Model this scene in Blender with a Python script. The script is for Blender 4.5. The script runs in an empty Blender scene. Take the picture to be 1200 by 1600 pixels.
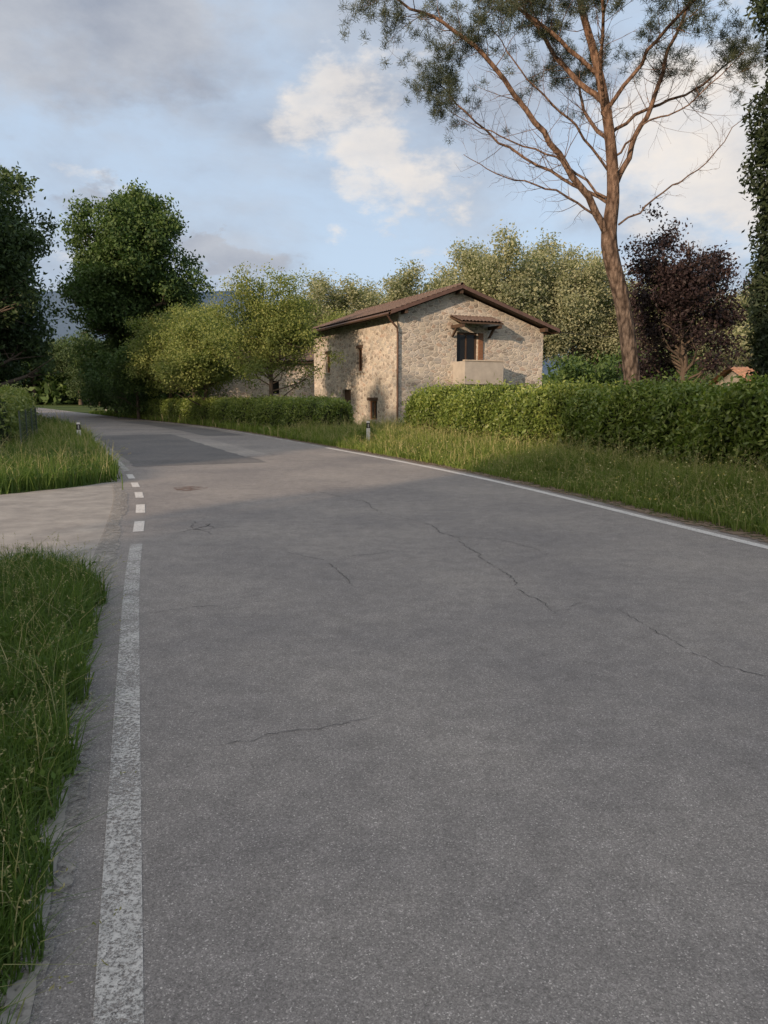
import bpy, math, numpy as np
from mathutils import Vector, Matrix
R=np.random.default_rng
scene=bpy.context.scene
col=scene.collection
scene.view_settings.view_transform='Standard'
scene.view_settings.look='None'
scene.view_settings.exposure=0

# ------------------------------------------------------------------ helpers
def setmeta(o,label=None,category=None,kind=None,group=None):
    if label: o["label"]=label
    if category: o["category"]=category
    if kind: o["kind"]=kind
    if group: o["group"]=group
    return o
def qmesh(name,V,F,mats=(),tint=None,midx=None,smooth=False):
    V=np.asarray(V,dtype=np.float32).reshape(-1,3); F=np.asarray(F,dtype=np.int32)
    me=bpy.data.meshes.new(name); k=F.shape[1]
    me.vertices.add(len(V)); me.vertices.foreach_set('co',V.ravel())
    me.loops.add(F.size); me.loops.foreach_set('vertex_index',F.ravel())
    me.polygons.add(len(F)); me.polygons.foreach_set('loop_start',np.arange(len(F),dtype=np.int32)*k)
    for m in mats: me.materials.append(m)
    if midx is not None: me.polygons.foreach_set('material_index',np.asarray(midx,dtype=np.int32))
    me.polygons.foreach_set('use_smooth',np.full(len(F),smooth))
    me.update(calc_edges=True)
    if tint is not None:
        a=me.attributes.new('tint','FLOAT','FACE'); a.data.foreach_set('value',np.asarray(tint,dtype=np.float32))
    return me
def obj(name,me,parent=None,loc=(0,0,0),**kw):
    o=bpy.data.objects.new(name,me); col.objects.link(o)
    o.location=loc
    if parent: o.parent=parent
    setmeta(o,**kw); return o
def empty(name,loc,rotz=0,**kw):
    o=bpy.data.objects.new(name,None); col.objects.link(o); o.location=loc; o.rotation_euler=(0,0,rotz)
    o.empty_display_size=.3
    setmeta(o,**kw); return o
class Acc:
    def __init__(s): s.V=[];s.F=[];s.n=0;s.T=[];s.M=[]
    def add(s,V,F,tint=0.5,m=0):
        V=np.asarray(V,float).reshape(-1,3);F=np.asarray(F,int)
        s.V.append(V);s.F.append(F+s.n);s.n+=len(V)
        s.T.append(np.broadcast_to(np.asarray(tint,float),(len(F),)).copy());s.M.append(np.full(len(F),m))
    def box(s,x0,x1,y0,y1,z0,z1,m=0):
        V=[(x0,y0,z0),(x1,y0,z0),(x1,y1,z0),(x0,y1,z0),(x0,y0,z1),(x1,y0,z1),(x1,y1,z1),(x0,y1,z1)]
        s.add(V,[(0,3,2,1),(4,5,6,7),(0,1,5,4),(1,2,6,5),(2,3,7,6),(3,0,4,7)],m=m)
    def hexa(s,V,m=0):
        s.add(V,[(0,3,2,1),(4,5,6,7),(0,1,5,4),(1,2,6,5),(2,3,7,6),(3,0,4,7)],m=m)
    def tube(s,P,r,n=6,m=0):
        P=np.asarray(P,float);r=np.broadcast_to(np.asarray(r,float),(len(P),))
        T=np.gradient(P,axis=0);T/=np.linalg.norm(T,axis=1)[:,None]+1e-9
        ref=np.array([.13,.97,.2]) if abs(T[:,1]).mean()<.8 else np.array([.97,.1,.2])
        U=np.cross(T,ref);U/=np.linalg.norm(U,axis=1)[:,None]+1e-9
        W=np.cross(T,U)
        a=np.linspace(0,2*np.pi,n,endpoint=False)
        V=P[:,None,:]+r[:,None,None]*(np.cos(a)[None,:,None]*U[:,None,:]+np.sin(a)[None,:,None]*W[:,None,:])
        F=[]
        for i in range(len(P)-1):
            for j in range(n):
                F.append((i*n+j,i*n+(j+1)%n,(i+1)*n+(j+1)%n,(i+1)*n+j))
        s.add(V.reshape(-1,3),F,m=m)
    def mesh(s,name,mats,smooth=False):
        return qmesh(name,np.concatenate(s.V),np.concatenate(s.F),mats,np.concatenate(s.T),np.concatenate(s.M),smooth)
def leaves(C,L,W,rng,up=0.0):
    N=len(C);C=np.asarray(C)
    a=rng.normal(size=(N,3));a/=np.linalg.norm(a,axis=1)[:,None]
    b=rng.normal(size=(N,3)); b[:,2]*=(1-up)
    b-=a*(a*b).sum(1)[:,None];b/=np.linalg.norm(b,axis=1)[:,None]
    L=np.broadcast_to(L,(N,))[:,None];W=np.broadcast_to(W,(N,))[:,None]
    V=np.stack([C-a*L,C+b*W-a*L*.1,C+a*L,C-b*W-a*L*.1],1)
    F=np.arange(N*4).reshape(N,4)
    return V.reshape(-1,3),F
def blades(P,h,w,rng,lean=.5):
    N=len(P);th=rng.uniform(0,2*np.pi,N);ph=rng.uniform(0,2*np.pi,N)
    side=np.stack([np.cos(th),np.sin(th),np.zeros(N)],1)*w[:,None]
    ln=np.abs(rng.normal(0,lean,N));d=np.stack([np.cos(ph)*ln,np.sin(ph)*ln,np.ones(N)],1)
    base=np.asarray(P)
    mid=base+d*(h*.55)[:,None]*[.45,.45,1]
    tip=base+np.stack([d[:,0]*h,d[:,1]*h,h*(1-.25*ln.clip(0,1.5))],1)
    V=np.stack([base-side,base+side,mid-side*.8,mid+side*.8,tip-side*.12,tip+side*.12],1).reshape(-1,3)
    i=np.arange(N)[:,None]*6
    F=np.concatenate([i+[0,1,3,2],i+[2,3,5,4]],0)
    return V,F
# ------------------------------------------------------------------ node helpers
def newmat(name):
    m=bpy.data.materials.new(name);m.use_nodes=True;nt=m.node_tree
    for n in list(nt.nodes): nt.nodes.remove(n)
    out=nt.nodes.new('ShaderNodeOutputMaterial')
    return m,nt,out
def N(nt,t,**kw):
    n=nt.nodes.new('ShaderNode'+t)
    for k,v in kw.items(): setattr(n,k,v)
    return n
def ramp(nt,stops,interp='LINEAR'):
    n=nt.nodes.new('ShaderNodeValToRGB');cr=n.color_ramp;cr.interpolation=interp
    while len(cr.elements)>1: cr.elements.remove(cr.elements[0])
    cr.elements[0].position=stops[0][0];cr.elements[0].color=(*stops[0][1],1)
    for p,c in stops[1:]:
        e=cr.elements.new(p);e.color=(*c,1)
    return n
def g(v): return (v,v,v)
def coords(nt,scale=(1,1,1),kind='Object'):
    tc=N(nt,'TexCoord');mp=N(nt,'Mapping');mp.inputs['Scale'].default_value=scale
    nt.links.new(tc.outputs[kind],mp.inputs['Vector']);return mp.outputs['Vector']
def mixc(nt,a,b,f,mode='MIX'):
    n=nt.nodes.new('ShaderNodeMix');n.data_type='RGBA';n.blend_type=mode
    for s,i in ((f,0),(a,6),(b,7)):
        if hasattr(s,'is_linked'): nt.links.new(s,n.inputs[i])
        elif i==0: n.inputs[0].default_value=s
        else: n.inputs[i].default_value=(*s,1)
    return n.outputs[2]
def math_(nt,op,a,b=None,clamp=False):
    n=nt.nodes.new('ShaderNodeMath');n.operation=op;n.use_clamp=clamp
    for i,s in enumerate((a,b)):
        if s is None: continue
        if hasattr(s,'is_linked'): nt.links.new(s,n.inputs[i])
        else: n.inputs[i].default_value=s
    return n.outputs[0]
def noise(nt,vec,scale,detail=4,rough=.55):
    n=N(nt,'TexNoise');n.inputs['Scale'].default_value=scale;n.inputs['Detail'].default_value=detail;n.inputs['Roughness'].default_value=rough
    nt.links.new(vec,n.inputs['Vector']);return n
LK=1.15
def leaf_mat(name,stops,trans=.3,rough=.6,spec=.25,k=1.0):
    m,nt,out=newmat(name);k=k*LK
    at=N(nt,'Attribute');at.attribute_name='tint'
    r=ramp(nt,[(p,tuple(x*k for x in c)) for p,c in stops]);nt.links.new(at.outputs['Fac'],r.inputs[0])
    p=N(nt,'BsdfPrincipled');p.inputs['Roughness'].default_value=rough;p.inputs['Specular IOR Level'].default_value=spec
    t=N(nt,'BsdfTranslucent');mx=N(nt,'MixShader');mx.inputs[0].default_value=trans
    nt.links.new(r.outputs[0],p.inputs['Base Color'])
    c=mixc(nt,r.outputs[0],(1.1,1.3,.5),1.0,'MULTIPLY');nt.links.new(c,t.inputs['Color'])
    nt.links.new(p.outputs[0],mx.inputs[1]);nt.links.new(t.outputs[0],mx.inputs[2]);nt.links.new(mx.outputs[0],out.inputs[0])
    return m
def simple_mat(name,c1,c2,scale=8,rough=.8,bump=.3,sc=(1,1,1),detail=5,metal=0,bd=.02):
    m,nt,out=newmat(name);v=coords(nt,sc)
    n=noise(nt,v,scale,detail,.65);r=ramp(nt,[(.3,c1),(.7,c2)]);nt.links.new(n.outputs[0],r.inputs[0])
    p=N(nt,'BsdfPrincipled');p.inputs['Roughness'].default_value=rough;p.inputs['Metallic'].default_value=metal
    p.inputs['Specular IOR Level'].default_value=.3
    b=N(nt,'Bump');b.inputs['Strength'].default_value=bump;b.inputs['Distance'].default_value=bd
    nt.links.new(n.outputs[0],b.inputs['Height']);nt.links.new(b.outputs[0],p.inputs['Normal'])
    nt.links.new(r.outputs[0],p.inputs['Base Color']);nt.links.new(p.outputs[0],out.inputs[0]);return m

# ------------------------------------------------------------------ materials
def asphalt(name,k=1.0,tone=(1,1,1)):
    m,nt,out=newmat(name);v=coords(nt)
    vo=N(nt,'TexVoronoi');vo.inputs['Scale'].default_value=240;nt.links.new(v,vo.inputs['Vector'])
    sp=N(nt,'SeparateColor');nt.links.new(vo.outputs['Color'],sp.inputs[0])
    r=ramp(nt,[(0,g(.095*k)),(.45,g(.13*k)),(.8,g(.158*k)),(.95,g(.19*k)),(1,g(.32*k))]);nt.links.new(sp.outputs[0],r.inputs[0])
    n2=noise(nt,v,85,4,.7);r2=ramp(nt,[(.3,g(.76)),(.7,g(1.23))]);nt.links.new(n2.outputs[0],r2.inputs[0])
    c=mixc(nt,r.outputs[0],r2.outputs[0],1,'MULTIPLY')
    n3=noise(nt,v,.45,5,.6);r3=ramp(nt,[(.3,(.77,.775,.80)),(.7,(1.2,1.185,1.15))]);nt.links.new(n3.outputs[0],r3.inputs[0])
    c=mixc(nt,c,r3.outputs[0],1,'MULTIPLY')
    n4=noise(nt,v,6,4,.65);r4=ramp(nt,[(.35,g(.88)),(.65,g(1.09))]);nt.links.new(n4.outputs[0],r4.inputs[0])
    c=mixc(nt,c,r4.outputs[0],1,'MULTIPLY')
    c=mixc(nt,c,tone,1,'MULTIPLY')
    p=N(nt,'BsdfPrincipled');p.inputs['Roughness'].default_value=.85;p.inputs['Specular IOR Level'].default_value=.3
    b=N(nt,'Bump');b.inputs['Strength'].default_value=.4;b.inputs['Distance'].default_value=.0025
    inv=math_(nt,'SUBTRACT',1.0,vo.outputs['Distance']);h=math_(nt,'ADD',inv,n2.outputs[0])
    nt.links.new(h,b.inputs['Height']);nt.links.new(b.outputs[0],p.inputs['Normal'])
    nt.links.new(c,p.inputs['Base Color']);nt.links.new(p.outputs[0],out.inputs[0]);return m
M_asph=asphalt('asphalt',1.47,(1.045,.985,.94))
M_patch=asphalt('asphalt_patch',.88,(1.0,.98,.98))
M_patch2=asphalt('asphalt_pale',1.75,(1.05,.99,.93))
def worn(name,c1,c2,lo,hi,sc=55,rough=.8,det=5,big=.45):
    m,nt,out=newmat(name);v=coords(nt)
    n=noise(nt,v,sc,det,.75);n2=noise(nt,v,3.2,4,.6)
    f=math_(nt,'ADD',n.outputs[0],math_(nt,'MULTIPLY',math_(nt,'SUBTRACT',n2.outputs[0],.5),big))
    r=ramp(nt,[(lo,g(0)),(hi,g(1))]);nt.links.new(f,r.inputs[0])
    p=N(nt,'BsdfPrincipled');p.inputs['Roughness'].default_value=rough
    r2=ramp(nt,[(.3,c1),(.7,c2)]);n3=noise(nt,v,22,4,.7);nt.links.new(n3.outputs[0],r2.inputs[0]);nt.links.new(r2.outputs[0],p.inputs['Base Color'])
    t=N(nt,'BsdfTransparent');mx=N(nt,'MixShader');nt.links.new(r.outputs[0],mx.inputs[0])
    nt.links.new(t.outputs[0],mx.inputs[1]);nt.links.new(p.outputs[0],mx.inputs[2]);nt.links.new(mx.outputs[0],out.inputs[0]);return m
M_paint=worn('road_paint',(.36,.355,.34),(.53,.52,.50),.385,.575,75,big=.35)
M_paint2=worn('road_paint_dash',(.42,.415,.40),(.60,.59,.57),.30,.46,60,big=.2)
M_dust=worn('roadside_dust',(.20,.19,.17),(.32,.30,.275),.40,.62,20,det=4)
M_soil=worn('roadside_soil',(.11,.08,.055),(.21,.15,.10),.40,.55,14)
M_kerb=worn('edge_concrete',(.22,.21,.19),(.31,.295,.27),.38,.52,7,det=4)
M_crack=simple_mat('crack',g(.04),g(.07),30,.9,.2)
M_stain=worn('brown_stain',(.11,.065,.05),(.19,.125,.095),.42,.6,12)
def ground_mat():
    m,nt,out=newmat('meadow_ground');v=coords(nt)
    n=noise(nt,v,.9,8,.65);r=ramp(nt,[(.25,(.04,.06,.018)),(.5,(.07,.10,.03)),(.7,(.11,.12,.045)),(.85,(.13,.11,.065))]);nt.links.new(n.outputs[0],r.inputs[0])
    n2=noise(nt,v,30,5,.7);r2=ramp(nt,[(.3,g(.6)),(.7,g(1.4))]);nt.links.new(n2.outputs[0],r2.inputs[0])
    c=mixc(nt,r.outputs[0],r2.outputs[0],1,'MULTIPLY')
    p=N(nt,'BsdfPrincipled');p.inputs['Roughness'].default_value=.95;p.inputs['Specular IOR Level'].default_value=.1
    b=N(nt,'Bump');b.inputs['Strength'].default_value=.6;b.inputs['Distance'].default_value=.05;nt.links.new(n2.outputs[0],b.inputs['Height']);nt.links.new(b.outputs[0],p.inputs['Normal'])
    nt.links.new(c,p.inputs['Base Color']);nt.links.new(p.outputs[0],out.inputs[0]);return m
M_ground=ground_mat()
M_conc=simple_mat('driveway_concrete',(.19,.18,.17),(.33,.315,.29),2.4,.95,.6,detail=11)
M_concw=simple_mat('balcony_concrete',(.30,.285,.26),(.40,.38,.345),3,.9,.1,detail=6)
def stone():
    m,nt,out=newmat('rubble_stone');v=coords(nt,(1,1,1.9))
    nn=noise(nt,v,2.2,3,.5);d=mixc(nt,v,nn.outputs[1],.09)
    vo=N(nt,'TexVoronoi');vo.inputs['Scale'].default_value=3.8;nt.links.new(d,vo.inputs['Vector'])
    ve=N(nt,'TexVoronoi');ve.feature='DISTANCE_TO_EDGE';ve.inputs['Scale'].default_value=3.8;nt.links.new(d,ve.inputs['Vector'])
    sp=N(nt,'SeparateColor');nt.links.new(vo.outputs['Color'],sp.inputs[0])
    r=ramp(nt,[(0,(.24,.215,.19)),(.2,(.40,.37,.325)),(.4,(.35,.34,.32)),(.6,(.50,.465,.395)),(.8,(.46,.44,.41)),(.92,(.38,.30,.245)),(1,(.60,.56,.50))]);nt.links.new(sp.outputs[0],r.inputs[0])
    n2=noise(nt,v,14,6,.7);r2=ramp(nt,[(.3,g(.70)),(.7,g(1.2))]);nt.links.new(n2.outputs[0],r2.inputs[0])
    c=mixc(nt,r.outputs[0],r2.outputs[0],1,'MULTIPLY')
    e=ramp(nt,[(.025,g(1)),(.08,g(0))]);nt.links.new(ve.outputs['Distance'],e.inputs[0])
    c=mixc(nt,c,(.54,.50,.44),e.outputs[0])
    n5=noise(nt,v,.5,4,.6);r5=ramp(nt,[(.3,g(.85)),(.7,g(1.1))]);nt.links.new(n5.outputs[0],r5.inputs[0]);c=mixc(nt,c,r5.outputs[0],1,'MULTIPLY')
    p=N(nt,'BsdfPrincipled');p.inputs['Roughness'].default_value=.95;p.inputs['Specular IOR Level'].default_value=.15
    b=N(nt,'Bump');b.inputs['Strength'].default_value=.6;b.inputs['Distance'].default_value=.03
    h=ramp(nt,[(0,g(0)),(.14,g(1))]);nt.links.new(ve.outputs['Distance'],h.inputs[0])
    hh=math_(nt,'ADD',h.outputs[0],math_(nt,'MULTIPLY',n2.outputs[0],.7))
    nt.links.new(hh,b.inputs['Height']);nt.links.new(b.outputs[0],p.inputs['Normal'])
    nt.links.new(c,p.inputs['Base Color']);nt.links.new(p.outputs[0],out.inputs[0]);return m
M_stone=stone()
M_tile=simple_mat('terracotta_tile',(.085,.062,.054),(.17,.125,.105),5,.9,.4,detail=7)
M_tile2=simple_mat('terracotta_tile_pale',(.30,.16,.10),(.45,.26,.17),5,.9,.4,detail=7)
M_wood=simple_mat('dark_wood',(.045,.03,.022),(.10,.065,.045),9,.7,.3,(1,1,.2))
M_woodo=simple_mat('orange_wood',(.15,.08,.045),(.24,.125,.07),9,.6,.2,(3,3,.4))
M_fascia=simple_mat('fascia_copper',(.08,.05,.042),(.13,.08,.066),5,.5,.1)
M_pipe=simple_mat('copper_pipe',(.10,.065,.05),(.16,.10,.075),6,.45,.1,metal=.4)
M_plaster=simple_mat('plaster',(.38,.33,.27),(.46,.41,.34),3,.9,.1)
M_glass,_nt,_o=newmat('window_glass');_p=N(_nt,'BsdfPrincipled');_p.inputs['Base Color'].default_value=(.012,.013,.014,1);_p.inputs['Roughness'].default_value=.25;_p.inputs['Specular IOR Level'].default_value=.25;_nt.links.new(_p.outputs[0],_o.inputs[0])
M_white=simple_mat('post_white',g(.62),g(.78),20,.5,.05)
M_black=simple_mat('post_black',g(.015),g(.03),20,.5,.05)
M_red=simple_mat('reflector_grey',g(.3),g(.4),20,.3,.0)
M_metal=simple_mat('fence_metal',(.05,.07,.055),(.09,.11,.09),20,.6,.1)
M_bark=simple_mat('bark_dark',(.06,.048,.04),(.15,.12,.095),7,.95,1,(2.5,2.5,.5),7,bd=.05)
def pinebark():
    m,nt,out=newmat('pine_bark');v=coords(nt,(1,1,.45))
    vo=N(nt,'TexVoronoi');vo.inputs['Scale'].default_value=11
    nn=noise(nt,v,6,5,.7);d=mixc(nt,v,nn.outputs[1],.12);nt.links.new(d,vo.inputs['Vector'])
    sz=N(nt,'SeparateXYZ');tc=N(nt,'TexCoord');nt.links.new(tc.outputs['Object'],sz.inputs[0])
    mr=N(nt,'MapRange');mr.inputs['From Min'].default_value=3.5;mr.inputs['From Max'].default_value=10;nt.links.new(sz.outputs[2],mr.inputs['Value'])
    lo=ramp(nt,[(.0,(.17,.14,.12)),(.5,(.10,.08,.068)),(.8,(.035,.028,.024))]);nt.links.new(vo.outputs['Distance'],lo.inputs[0])
    hi=ramp(nt,[(.0,(.26,.175,.125)),(.5,(.17,.11,.078)),(.9,(.075,.048,.036))]);nt.links.new(vo.outputs['Distance'],hi.inputs[0])
    c=mixc(nt,lo.outputs[0],hi.outputs[0],mr.outputs[0])
    n2=noise(nt,v,20,5,.7);r2=ramp(nt,[(.3,g(.6)),(.7,g(1.3))]);nt.links.new(n2.outputs[0],r2.inputs[0]);c=mixc(nt,c,r2.outputs[0],1,'MULTIPLY')
    p=N(nt,'BsdfPrincipled');p.inputs['Roughness'].default_value=.95;p.inputs['Specular IOR Level'].default_value=.15
    b=N(nt,'Bump');b.inputs['Strength'].default_value=1;b.inputs['Distance'].default_value=.05;b.invert=True
    nt.links.new(vo.outputs['Distance'],b.inputs['Height']);nt.links.new(b.outputs[0],p.inputs['Normal'])
    nt.links.new(c,p.inputs['Base Color']);nt.links.new(p.outputs[0],out.inputs[0]);return m
M_pbark=pinebark()
L_dark=leaf_mat('foliage_dark',[(0,(.018,.032,.014)),(.5,(.04,.065,.026)),(1,(.07,.11,.038))],.2,k=1.15)
L_cyp=leaf_mat('foliage_cypress',[(0,(.010,.018,.010)),(.5,(.024,.038,.018)),(1,(.045,.065,.028))],.1,k=1.0)
L_oak=leaf_mat('foliage_oak',[(0,(.022,.042,.015)),(.5,(.05,.088,.027)),(1,(.09,.135,.04))],.22,k=1.1)
L_gold=leaf_mat('foliage_golden',[(0,(.06,.08,.025)),(.5,(.12,.15,.046)),(1,(.205,.21,.075))],.3,k=1.25)
L_olive=leaf_mat('foliage_olive',[(0,(.10,.115,.075)),(.5,(.18,.19,.12)),(1,(.28,.28,.18))],.3,k=1.3)
L_purple=leaf_mat('foliage_purple',[(0,(.012,.010,.011)),(.5,(.028,.019,.022)),(1,(.06,.04,.038))],.12)
L_hedge=leaf_mat('foliage_laurel',[(0,(.04,.06,.015)),(.5,(.105,.15,.034)),(1,(.24,.27,.07))],.28,.45,.4,k=1.15)
L_pine=leaf_mat('pine_needles',[(0,(.03,.04,.027)),(.5,(.055,.07,.044)),(1,(.105,.117,.068))],.2)
L_grass=leaf_mat('grass_blades',[(0,(.03,.058,.013)),(.4,(.06,.105,.022)),(.7,(.10,.15,.036)),(.86,(.15,.165,.065)),(1,(.28,.25,.15))],.35,k=1.05)
L_grassw=leaf_mat('grass_blades_dry',[(0,(.055,.085,.02)),(.4,(.105,.15,.034)),(.7,(.165,.205,.055)),(.86,(.23,.22,.09)),(1,(.34,.30,.17))],.35,k=1.05)
L_flower=leaf_mat('flower_yellow',[(0,(.35,.30,.06)),(1,(.5,.48,.30))],.2)
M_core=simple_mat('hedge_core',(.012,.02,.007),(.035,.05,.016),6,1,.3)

# ------------------------------------------------------------------ ground, hill
def grid_sheet(name,xs,ys,z,mat,**kw):
    X,Y=np.meshgrid(xs,ys);V=np.stack([X,Y,np.full_like(X,z)],-1).reshape(-1,3)
    nx=len(xs);F=[(j*nx+i,j*nx+i+1,(j+1)*nx+i+1,(j+1)*nx+i) for j in range(len(ys)-1) for i in range(nx-1)]
    return obj(name,qmesh(name,V,F,[mat]),**kw)
grid_sheet('ground',np.linspace(-7000,7000,15),np.linspace(-3000,9000,13),0,M_ground,label='flat grassy meadow ground beside the country road',category='ground',kind='structure')
hm,nt,out=newmat('haze_blue_hill');v=coords(nt);n=noise(nt,v,.006,8,.7);r=ramp(nt,[(.3,(.065,.10,.15)),(.7,(.09,.13,.19))]);nt.links.new(n.outputs[0],r.inputs[0])  # distance haze is painted straight into the hill colour as blue
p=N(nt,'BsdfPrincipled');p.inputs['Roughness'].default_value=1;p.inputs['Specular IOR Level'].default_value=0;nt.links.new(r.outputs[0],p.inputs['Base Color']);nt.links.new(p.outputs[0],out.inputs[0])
az=np.radians(np.linspace(-75,75,160));pr=np.array([-75,-40,-27,-22,-17,-13,-8,0,15,40,75]);ph=np.array([.07,.09,.12,.13,.135,.135,.10,.06,.05,.06,.05])
el=np.interp(np.degrees(az),pr,ph)+.006*np.sin(az*31)+.004*np.sin(az*67+1)
V=[];
for k,(d,f) in enumerate([(2300,0),(2600,.45),(3000,.8),(3500,1),(4300,.6),(5200,0)]):
    V.append(np.stack([np.sin(az)*d,np.cos(az)*d,el*3500*f*(1+.08*np.sin(az*23+k*2))-1],1))
V=np.concatenate(V);n_=len(az);F=[(k*n_+i,k*n_+i+1,(k+1)*n_+i+1,(k+1)*n_+i) for k in range(5) for i in range(n_-1)]
obj('hill',qmesh('hill',V,F,[hm],smooth=True),label='wooded hills beyond the valley, haze painted into their blue',category='hill',kind='structure')

# ------------------------------------------------------------------ road
RP=np.array([(19,-36),(12.6,-18),(8.82,-6.5),(6.67,0),(4.14,7.64),(1.8,14.9),(-1.82,23.4),(-9.2,39),(-17.6,53),(-29.5,73),(-44,98),(-60,125),(-82,162)],float)
def catmull(P,n=24):
    out=[]
    for i in range(1,len(P)-2):
        p0,p1,p2,p3=P[i-1],P[i],P[i+1],P[i+2]
        for t in np.linspace(0,1,n,endpoint=False):
            out.append(.5*((2*p1)+(-p0+p2)*t+(2*p0-5*p1+4*p2-p3)*t*t+(-p0+3*p1-3*p2+p3)*t**3))
    out.append(P[-2]);return np.array(out)
RL=catmull(RP)
T=np.gradient(RL,axis=0);T/=np.linalg.norm(T,axis=1)[:,None];PL=np.stack([-T[:,1],T[:,0]],1)
S=np.concatenate([[0],np.cumsum(np.linalg.norm(np.diff(RL,axis=0),axis=1))])
WID=6.45
def off(d): return RL+PL*d
def ribbon(name,A,B,z,mat,sub=1,**kw):
    n=len(A);V=[];F=[]
    for k in range(sub+1):
        f=k/sub;P=A*(1-f)+B*f;V.append(np.c_[P,np.full(n,z)])
    for k in range(sub):
        for i in range(n-1): F.append((k*n+i,(k+1)*n+i,(k+1)*n+i+1,k*n+i+1)[::-1])
    return obj(name,qmesh(name,np.concatenate(V),F,[mat]),**kw)
def dense(P,st=.12):
    s=np.concatenate([[0],np.cumsum(np.linalg.norm(np.diff(P,axis=0),axis=1))]);q=np.arange(0,s[-1],st)
    return np.stack([np.interp(q,s,P[:,0]),np.interp(q,s,P[:,1])],1)
def sm(r,n,k):
    return np.convolve(r.normal(0,1,n+k-1),np.ones(k)/math.sqrt(k),'valid')
def jag(P,amp,seed=1):
    P=dense(P);t=np.gradient(P,axis=0);t/=np.linalg.norm(t,axis=1)[:,None];pn=np.stack([-t[:,1],t[:,0]],1)
    r=R(seed);a=sm(r,len(P),4)*.4;b=sm(r,len(P),25)
    return P+pn*(a*amp+b*amp*.5)[:,None]
EL=jag(off(WID+.28),.02,5);ER=jag(off(-.28),.03,6)
def resamp(P,n):
    s=np.linspace(0,1,len(P));q=np.linspace(0,1,n);return np.stack([np.interp(q,s,P[:,0]),np.interp(q,s,P[:,1])],1)
ribbon('road',resamp(ER,1800),resamp(EL,1800),.004,M_asph,label='grey worn asphalt country road curving away',category='road',kind='structure')
def seg(s0,s1):
    return np.linspace(s0,s1,max(2,int((s1-s0)/.4)))
def at(d,q):
    P=off(d);return np.stack([np.interp(q,S,P[:,0]),np.interp(q,S,P[:,1])],1)
lineacc=Acc()
def strip(d,s0,s1,w=.125,z=.008,m=0):
    q=seg(s0,s1);A=at(d-w/2,q);B=at(d+w/2,q);n=len(q)
    V=np.concatenate([np.c_[A,np.full(n,z)],np.c_[B,np.full(n,z)]]);F=[(i,i+1,n+i+1,n+i) for i in range(n-1)]
    lineacc.add(V,F,m=m)
def sY(d,Y):
    P=off(d);return float(np.interp(Y,P[:,1],S))
strip(WID,sY(WID,-10),sY(WID,7.95))
for a,b in [(8.7,9.45),(10.15,10.95),(11.7,12.4),(13.1,13.8),(14.5,15.3)]: strip(WID,sY(WID,a),sY(WID,b),.125,m=1)
strip(WID,sY(WID,16),sY(WID,95))
strip(0,sY(0,-10),sY(0,23.4),.14,m=1)
for a in np.arange(24,30,1.3): strip(0,sY(0,a),sY(0,a+.75))
strip(0,sY(0,30.5),sY(0,95))
obj('road_marking',lineacc.mesh('road_marking',[M_paint,M_paint2]),label='worn white painted edge lines and dashes',category='road marking',kind='structure')
q=np.linspace(sY(WID,-4),sY(WID,60),900)
r=R(9);wob=sm(r,900,12)*.03
A=at(WID+.20,q)+0;B=at(WID+.40,q)
A=A+(A-B)/np.linalg.norm(A-B,axis=1)[:,None]*wob[:,None]
ribbon('verge_dust',A,B,.0125,M_dust,label='pale dusty grit along the road edge',category='dirt',kind='structure')
q2=np.linspace(sY(WID,-1),sY(WID,4.0),110);r=R(19)
A=at(WID+.215,q2)+r.normal(0,.004,(110,2));B=at(WID+.29,q2)+r.normal(0,.004,(110,2));A[-14:]+= (B[-14:]-A[-14:])*np.linspace(0,1,14)[:,None]
ribbon('road_edging',A,B,.0165,M_kerb,label='worn pale concrete edging beside the asphalt',category='edging',kind='structure')
A=at(-.60,q);B=at(-.2,q);B=B+(B-A)/.5*wob[:,None]
ribbon('verge_soil',A,B,.0125,M_soil,label='brown dry soil strip along the road edge',category='dirt',kind='structure')
def poly(name,pts,z,mat,**kw):
    me=bpy.data.meshes.new(name);me.from_pydata([(x,y,z) for x,y in pts],[],[list(range(len(pts)))]);me.materials.append(mat);return obj(name,me,**kw)
def patch(d0,d1,y0,y1,mat,z,seed):
    q=np.linspace(sY(3,y0),sY(3,y1),40);r=R(seed);A=at(d0,q)+r.normal(0,.03,(40,2));B=at(d1,q)+r.normal(0,.03,(40,2))
    ribbon('road_patch',A,B,z,mat,label='rectangular repair patch of darker asphalt',category='road patch',kind='structure')
patch(3.1,6.2,18.2,32,M_patch,.0068,1);patch(2.4,3.2,20,28,M_patch2,.0072,2);patch(.5,2.1,30,48,M_patch,.0068,3)
ca=Acc();rc=R(12)
def crack(P,w):
    P=dense(np.array(P,float),.03);t=np.gradient(P,axis=0);t/=np.linalg.norm(t,axis=1)[:,None];pn=np.stack([-t[:,1],t[:,0]],1)
    a=sm(rc,len(P),3)*.010+sm(rc,len(P),15)*.025
    P=P+pn*a[:,None];ww=.8*w*np.abs(.2+.8*rc.random(len(P)))*np.sin(np.linspace(0.05,np.pi-.05,len(P)))**.4
    keep=sm(rc,len(P),8)>-1.1
    A=P-pn*ww[:,None];B=P+pn*ww[:,None];n=len(P)
    V=np.concatenate([np.c_[A,np.full(n,.0082)],np.c_[B,np.full(n,.0082)]]);F=[(i,i+1,n+i+1,n+i) for i in range(n-1) if keep[i]]
    if F: ca.add(V,F)
crack([(-1.85,5.3),(-1.4,5.45),(-.95,5.7)],.005)
crack([(-.92,3.2),(-.5,3.32),(-.02,3.5)],.0035)
crack([(0,10.1),(.55,9.2),(.75,8.4),(1.0,7.4),(1.15,6.2),(1.25,5.3)],.008)
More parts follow.
